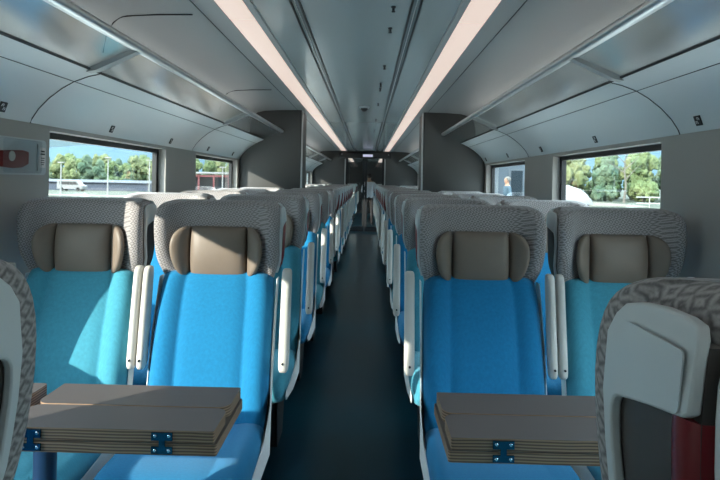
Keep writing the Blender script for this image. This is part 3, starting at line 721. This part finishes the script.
person('person', (0.13, 17.2, 0.0), pi, (SKIN, mat('white shirt cloth', (0.72, 0.70, 0.74), 0.8), mat('dark maroon trousers', (0.016, 0.011, 0.012), 0.8), M_BLACK, ('hair', HAIR)), stance(hang(-1), bent(1)),
       'person in a white shirt and dark trousers standing in the aisle beyond the glass door').scale = (0.93, 0.93, 0.93)

# ------------------------------------------------------------------ outside the windows
GZ = -1.5
M_GRASS = mat('meadow grass', (0.017, 0.026, 0.010), 0.9, var=0.4, vscale=0.12)
bm = B(); box(bm, -900, 900, -300, 1500, GZ-0.5, GZ); obj('ground', bm, M_GRASS, smooth=False, kind='structure', label='flat green ground outside the train')
bm = B(); box(bm, -17, 17, -40, 70, GZ-0.3, GZ+0.02); obj('bounce_bed', bm, mat('pale bounce gravel', (0.42, 0.40, 0.37), 0.95, var=0.25, vscale=6), smooth=False, kind='structure', label='pale gravel sheet added to bounce daylight up into the carriage')  # pale surface added to reflect daylight through the windows onto the ceiling
M_HILL = mat('hazy blue hills', (0.046, 0.088, 0.118), 1.0, var=0.06, vscale=0.01)  # distance haze is mixed into the hills' base colour
def ridge(name, x0, x1, y, h, seed, label):
    bm = B(); n = 60; rows = []
    for i in range(n+1):
        x = x0+(x1-x0)*i/n; k = h*(0.72+0.35*noise.noise(Vector((x*0.006, seed, 0)))+0.1*noise.noise(Vector((x*0.03, seed, 3))))
        rows.append([bm.verts.new(p) for p in ((x, y-60, GZ), (x, y-25, GZ+k*0.6), (x, y, GZ+k), (x, y+60, GZ))])
    for a, b in zip(rows, rows[1:]):
        for j in range(3): bm.faces.new((a[j], a[j+1], b[j+1], b[j]))
    obj(name, bm, M_HILL, kind='structure', label=label)
ridge('hills', -760, -120, 900, 74, 1.3, 'hazy blue hills beyond the trees')
ridge('hills', 120, 760, 900, 78, 7.7, 'hazy blue hills behind the roadside trees')

def leafmat(name, a, b):
    m = bpy.data.materials.new(name); m.use_nodes = True; n = m.node_tree; p = n.nodes['Principled BSDF']
    p.inputs['Roughness'].default_value = 0.8; p.inputs['Specular IOR Level'].default_value = 0.2
    t = n.nodes.new('ShaderNodeTexCoord'); nz = n.nodes.new('ShaderNodeTexNoise'); nz.inputs['Scale'].default_value = 1.1; nz.inputs['Detail'].default_value = 8
    n.links.new(t.outputs['Object'], nz.inputs['Vector']); r = n.nodes.new('ShaderNodeValToRGB'); n.links.new(nz.outputs['Fac'], r.inputs[0])
    r.color_ramp.elements[0].position = 0.38; r.color_ramp.elements[0].color = (*a, 1); r.color_ramp.elements[1].position = 0.62; r.color_ramp.elements[1].color = (*b, 1)
    n.links.new(r.outputs[0], p.inputs['Base Color'])
    return m
LEAF = [leafmat('bright leaves', (0.050, 0.085, 0.032), (0.145, 0.175, 0.080)), leafmat('yellow green leaves', (0.065, 0.09, 0.035), (0.175, 0.185, 0.09)), leafmat('cool leaves', (0.042, 0.08, 0.05), (0.115, 0.15, 0.095))]
BARK = mat('pale bark', (0.10, 0.09, 0.075), 0.9, var=0.2, vscale=3)
TREES = []
for k in range(3):
    t = empty('tree')
    rnd = random.Random(10+k); bm = B()
    for q in range(18):
        a = rnd.uniform(0, 2*pi); z = rnd.uniform(0.14, 0.86); rad = rnd.uniform(0, 0.30)*min(1, (1.1-z)*1.6); rr = rnd.uniform(0.11, 0.18)
        mtx = Matrix.Translation((rad*cos(a), rad*sin(a), z))
        g = bmesh.ops.create_icosphere(bm, subdivisions=4, radius=rr, matrix=mtx)
        c0 = Vector((rad*cos(a), rad*sin(a), z))
        for v in g['verts']:
            d = v.co-c0; f = 1+0.45*noise.noise(v.co*9+Vector((k, 0, 0)))+0.40*noise.noise(v.co*26)+0.3*noise.noise(v.co*60)
            v.co = c0+d*f
    obj('crown', bm, LEAF[k], t, angle=180)
    bm = B(); tube(bm, [(0, 0, 0), (0.01, 0.0, 0.25), (-0.01, 0.01, 0.5), (0.0, 0, 0.8)], [0.022, 0.018, 0.012, 0.004], 8); obj('trunk', bm, BARK, t)
    TREES.append([t, False])
def tree(k, x, y, h, label, group):
    t, used = TREES[k]
    if used: t = copy_tree(t)
    else: TREES[k][1] = True
    t.location = (x, y, GZ); t.rotation_euler = (0, 0, random.uniform(0, 6.28)); w = random.uniform(0.82, 0.94); t.scale = (h*w*0.9, h*w*0.9, h)
    prop(t, label, 'tree', group)
for row, (y, x0, n) in enumerate(((104, 31, 6), (113.5, 34.5, 6), (124.5, 32, 7))):
    for i in range(n):
        tree((i+row) % 3, x0+(6.6 if row < 2 else 7.1)*i+random.uniform(-0.5, 0.5), y+random.uniform(-1, 1), random.uniform(8.8, 10.2)+row*0.8,
             'bright green tree right of the train, %s in the %s line' % (ORD[i], ORD[row]), 'trees outside right of the aisle')
for row, (y, x0, n) in enumerate(((146, -100, 10), (152.5, -99.4, 10), (159, -104.3, 10), (165.5, -103.6, 10), (195, -62, 6))):
    for i in range(n):
        tree((i+row+1) % 3, x0+(7.4 if row < 4 else 7.0)*i+random.uniform(-0.4, 0.4), y+random.uniform(-0.5, 0.5), random.uniform(6.6, 8.4)+row*0.5,
             'leafy tree left of the train, %s in the %s line' % (ORD[i], ORD[row]), 'trees outside left of the aisle')
# bare pale tree standing before the green ones
t = empty('bare_tree', (42.0, 92.0, GZ), label='bare pale branched tree among the green trees outside the window', cat='tree')
bm = B(); tube(bm, [(0, 0, 0), (0.3, 0, 3.0), (0.0, 0, 5.5), (0.3, 0, 8.8)], [0.22, 0.17, 0.12, 0.03], 8); tr = obj('trunk', bm, BARK, t)
for a, z, L, up in ((-1, 5.0, 3.0, 2.2), (1, 5.6, 2.6, 2.4), (-0.7, 6.6, 2.0, 1.6), (0.8, 3.8, 3.0, 2.6), (0.5, 7.2, 1.4, 1.6)):
    bm = B(); tube(bm, [(0.1, 0, z), (0.1+a*L*0.5, 0.2, z+up*0.45), (0.1+a*L, 0.3, z+up)], [0.10, 0.07, 0.02], 6); obj('branch', bm, BARK, t)
# white domed tent
t = empty('domed_pavilion', (13.6, 40.0, GZ), label='white domed pavilion on the grass outside the window', cat='pavilion')
bm = B(); lathe(bm, [(2.35, 1.55), (2.3, 1.75), (1.95, 2.25), (1.4, 2.62), (0.7, 2.85), (0.05, 2.92)], (0, 0, 0), 28); obj('dome_roof', bm, mat('white roof sheet', (0.16, 0.16, 0.16), 0.5), t)
bm = B(); lathe(bm, [(2.1, 0), (2.1, 1.56), (2.05, 1.56)], (0, 0, 0), 28); obj('drum_wall', bm, mat('mauve grey wall', (0.06, 0.05, 0.062), 0.8), t)
bm = B(); plate(bm, rrect(31.0, 40.0, 78, 96, 2.0), 'z', GZ, GZ+0.05); obj('path', bm, mat('pale sand', (0.10, 0.085, 0.062), 0.9, var=0.1, vscale=0.5), kind='structure', smooth=False, label='pale sandy clearing before the trees')
# railings
def railing(x0, x1, y, z0, z1, posts, label, col):
    t = empty('railing', (x0, y, GZ), label=label, cat='railing'); n = posts
    for z in (z0, z1):
        bm = B(); tube(bm, [(0, 0, z-GZ), (x1-x0, 0, z-GZ)], 0.035, 8); obj('rail', bm, col, t)
    for k in range(n):
        xx = (x1-x0)*(k+0.5)/n; bm = B(); tube(bm, [(xx, 0, 0), (xx, 0, z1-GZ+0.02)], 0.03, 8); obj('post', bm, col, t)
M_OUTW = mat('outdoor white sheet', (0.17, 0.17, 0.17), 0.5)  # plain white, tone lowered so the strong outdoor light does not burn it out
M_PAINT = mat('white rail paint', (0.20, 0.20, 0.19), 0.5)
railing(14.4, 20.0, 30.0, 0.45, 0.78, 4, 'white railing near the track outside the window right of the aisle', M_PAINT)
railing(-24.0, -9.0, 30.0, 0.05, 0.30, 7, 'white railing along the track outside the window left of the aisle', M_PAINT)
bm = B(); box(bm, 10, 26, 33.0, 33.3, GZ, 0.02, bev=0.03); obj('track_wall', bm, mat('brick red wall', (0.075, 0.038, 0.032), 0.85, var=0.2, vscale=4), kind='thing', label='low brick red wall behind the white railing outside', cat='wall', smooth=False)
# left: long low depot building, parked van, lamp posts
t = empty('depot_shed', (-58.0, 112.0, GZ), label='long low blue grey shed before the trees, outside left windows', cat='building')
bm = B(); box(bm, -16.0, 16.0, -3, 3, 0, 1.5); obj('shed_wall', bm, mat('blue grey cladding', (0.03, 0.042, 0.065), 0.7, var=0.15, vscale=0.6), t, smooth=False)
bm = B(); plate(bm, [(-3.4, 1.5), (3.4, 1.5), (3.4, 1.65), (0, 2.1), (-3.4, 1.65)], 'x', -16.3, 16.3); obj('shed_roof', bm, mat('slate roof', (0.03, 0.036, 0.05), 0.7), t, smooth=False)
t = empty('parked_van', (-54.0, 102.0, GZ), label='white van parked before the low blue grey shed', cat='van')
bm = B(); plate(bm, [(-2.4, 0.35), (2.3, 0.35), (2.4, 1.0), (1.8, 1.15), (1.2, 1.95), (-2.3, 1.95), (-2.4, 1.8)], 'y', -0.9, 0.9); obj('van_body', bm, M_OUTW, t, smooth=False, bevel=0.08)
bm = B(); plate(bm, [(-1.9, 1.2), (1.5, 1.2), (1.1, 1.75), (-1.9, 1.75)], 'y', -0.92, -0.90); obj('side_windows', bm, M_BLACK, t, smooth=False)
for xx in (-1.5, 1.5):
    for yy in (-0.8, 0.8): bm = B(); tube(bm, [(xx, yy-0.1, 0.35), (xx, yy+0.1, 0.35)], 0.35, 16); obj('wheel', bm, M_BLACK, t)
for i, (x, y, h) in enumerate(((-33.0, 60, 4.2), (-27.9, 60, 4.8), (-23.4, 60, 4.6), (-21.3, 60, 4.4), (-15.5, 60, 4.0))):
    t = empty('lamp_post', (x, y, GZ), label='slim white lamp post outside the left windows, %s from the hammer box' % ORD[i], cat='lamp post', group='lamp posts outside')
    bm = B(); tube(bm, [(0, 0, 0), (0, 0, h)], [0.09, 0.06], 8); obj('pole', bm, M_PAINT, t)
    bm = B(); box(bm, -0.35, 0.35, -0.1, 0.1, h, h+0.1, bev=0.02); obj('lamp_head', bm, M_PAINT, t)
# red posted shelter seen through the second left window
t = empty('platform_shelter', (-18.5, 70.0, GZ), label='red framed shelter with white roof outside the second left window', cat='shelter')
M_REDP = mat('red paint', (0.12, 0.022, 0.026), 0.6)
bm = B(); box(bm, -6.2, 3.8, -1.6, 1.6, 3.35, 3.6, bev=0.05); obj('shelter_roof', bm, M_OUTW, t)
for k in range(6):
    bm = B(); box(bm, -5.9+k*1.86-0.1, -5.9+k*1.86+0.1, -1.4, -1.2, 0, 3.35); obj('red_post', bm, M_REDP, t, smooth=False)
bm = B(); box(bm, -5.95, 3.5, -1.42, -1.28, 3.0, 3.25); obj('red_beam', bm, M_REDP, t, smooth=False)
bm = B(); box(bm, -6.0, 3.6, 1.0, 1.2, 0, 3.2); obj('rear_wall', bm, mat('blue grey wall', (0.04, 0.05, 0.065), 0.8), t, smooth=False)
# right: platform, station building and the waiting person
bm = B(); box(bm, 2.2, 9.5, 13.5, 31.0, GZ, -0.14); obj('platform', bm, mat('concrete', (0.10, 0.10, 0.095), 0.9, var=0.1, vscale=2), kind='structure', smooth=False, label='concrete platform beside the train')
t = empty('station_building', (6.15, 22.0, -0.14), label='blue grey station building with framed glass front on the platform', cat='building')
M_CLAD = mat('blue grey panel', (0.052, 0.075, 0.098), 0.6, var=0.08, vscale=1)
bm = B(); box(bm, -0.95, 0.85, 0, 6, 0, 3.4); obj('building_wall', bm, M_CLAD, t, smooth=False)
for (a, b, c, d) in ((-0.55, 0.05, 0.2, 2.1), (0.12, 0.72, 0.2, 2.1)):
    bm = B(); box(bm, a, b, -0.06, -0.001, c, d); f = obj('window_frame', bm, mat('pale blue frame', (0.07, 0.09, 0.11), 0.5), t, smooth=False)
    bm = B(); box(bm, a+0.08, b-0.08, -0.075, -0.061, c+0.08, d-0.08); obj('pane', bm, mat('dark glass', (0.012, 0.02, 0.028), 0.15), f, smooth=False)
bm = B(); box(bm, -0.97, 0.9, -0.1, 6.1, 3.4, 3.6); obj('roof', bm, mat('grey roof edge', (0.3, 0.33, 0.36), 0.6), t, smooth=False)
p = person('person', (4.30, 17.0, -0.14), R(-80), (SKIN, mat('pale blue shirt cloth', (0.05, 0.095, 0.13), 0.8), mat('navy trousers', (0.03, 0.04, 0.08), 0.8), M_BLACK, ('cap', mat('white cap', (0.15, 0.145, 0.13), 0.7))), stance(bent(-1), hang(1)),
       'person in a pale blue shirt and white cap standing on the platform outside')
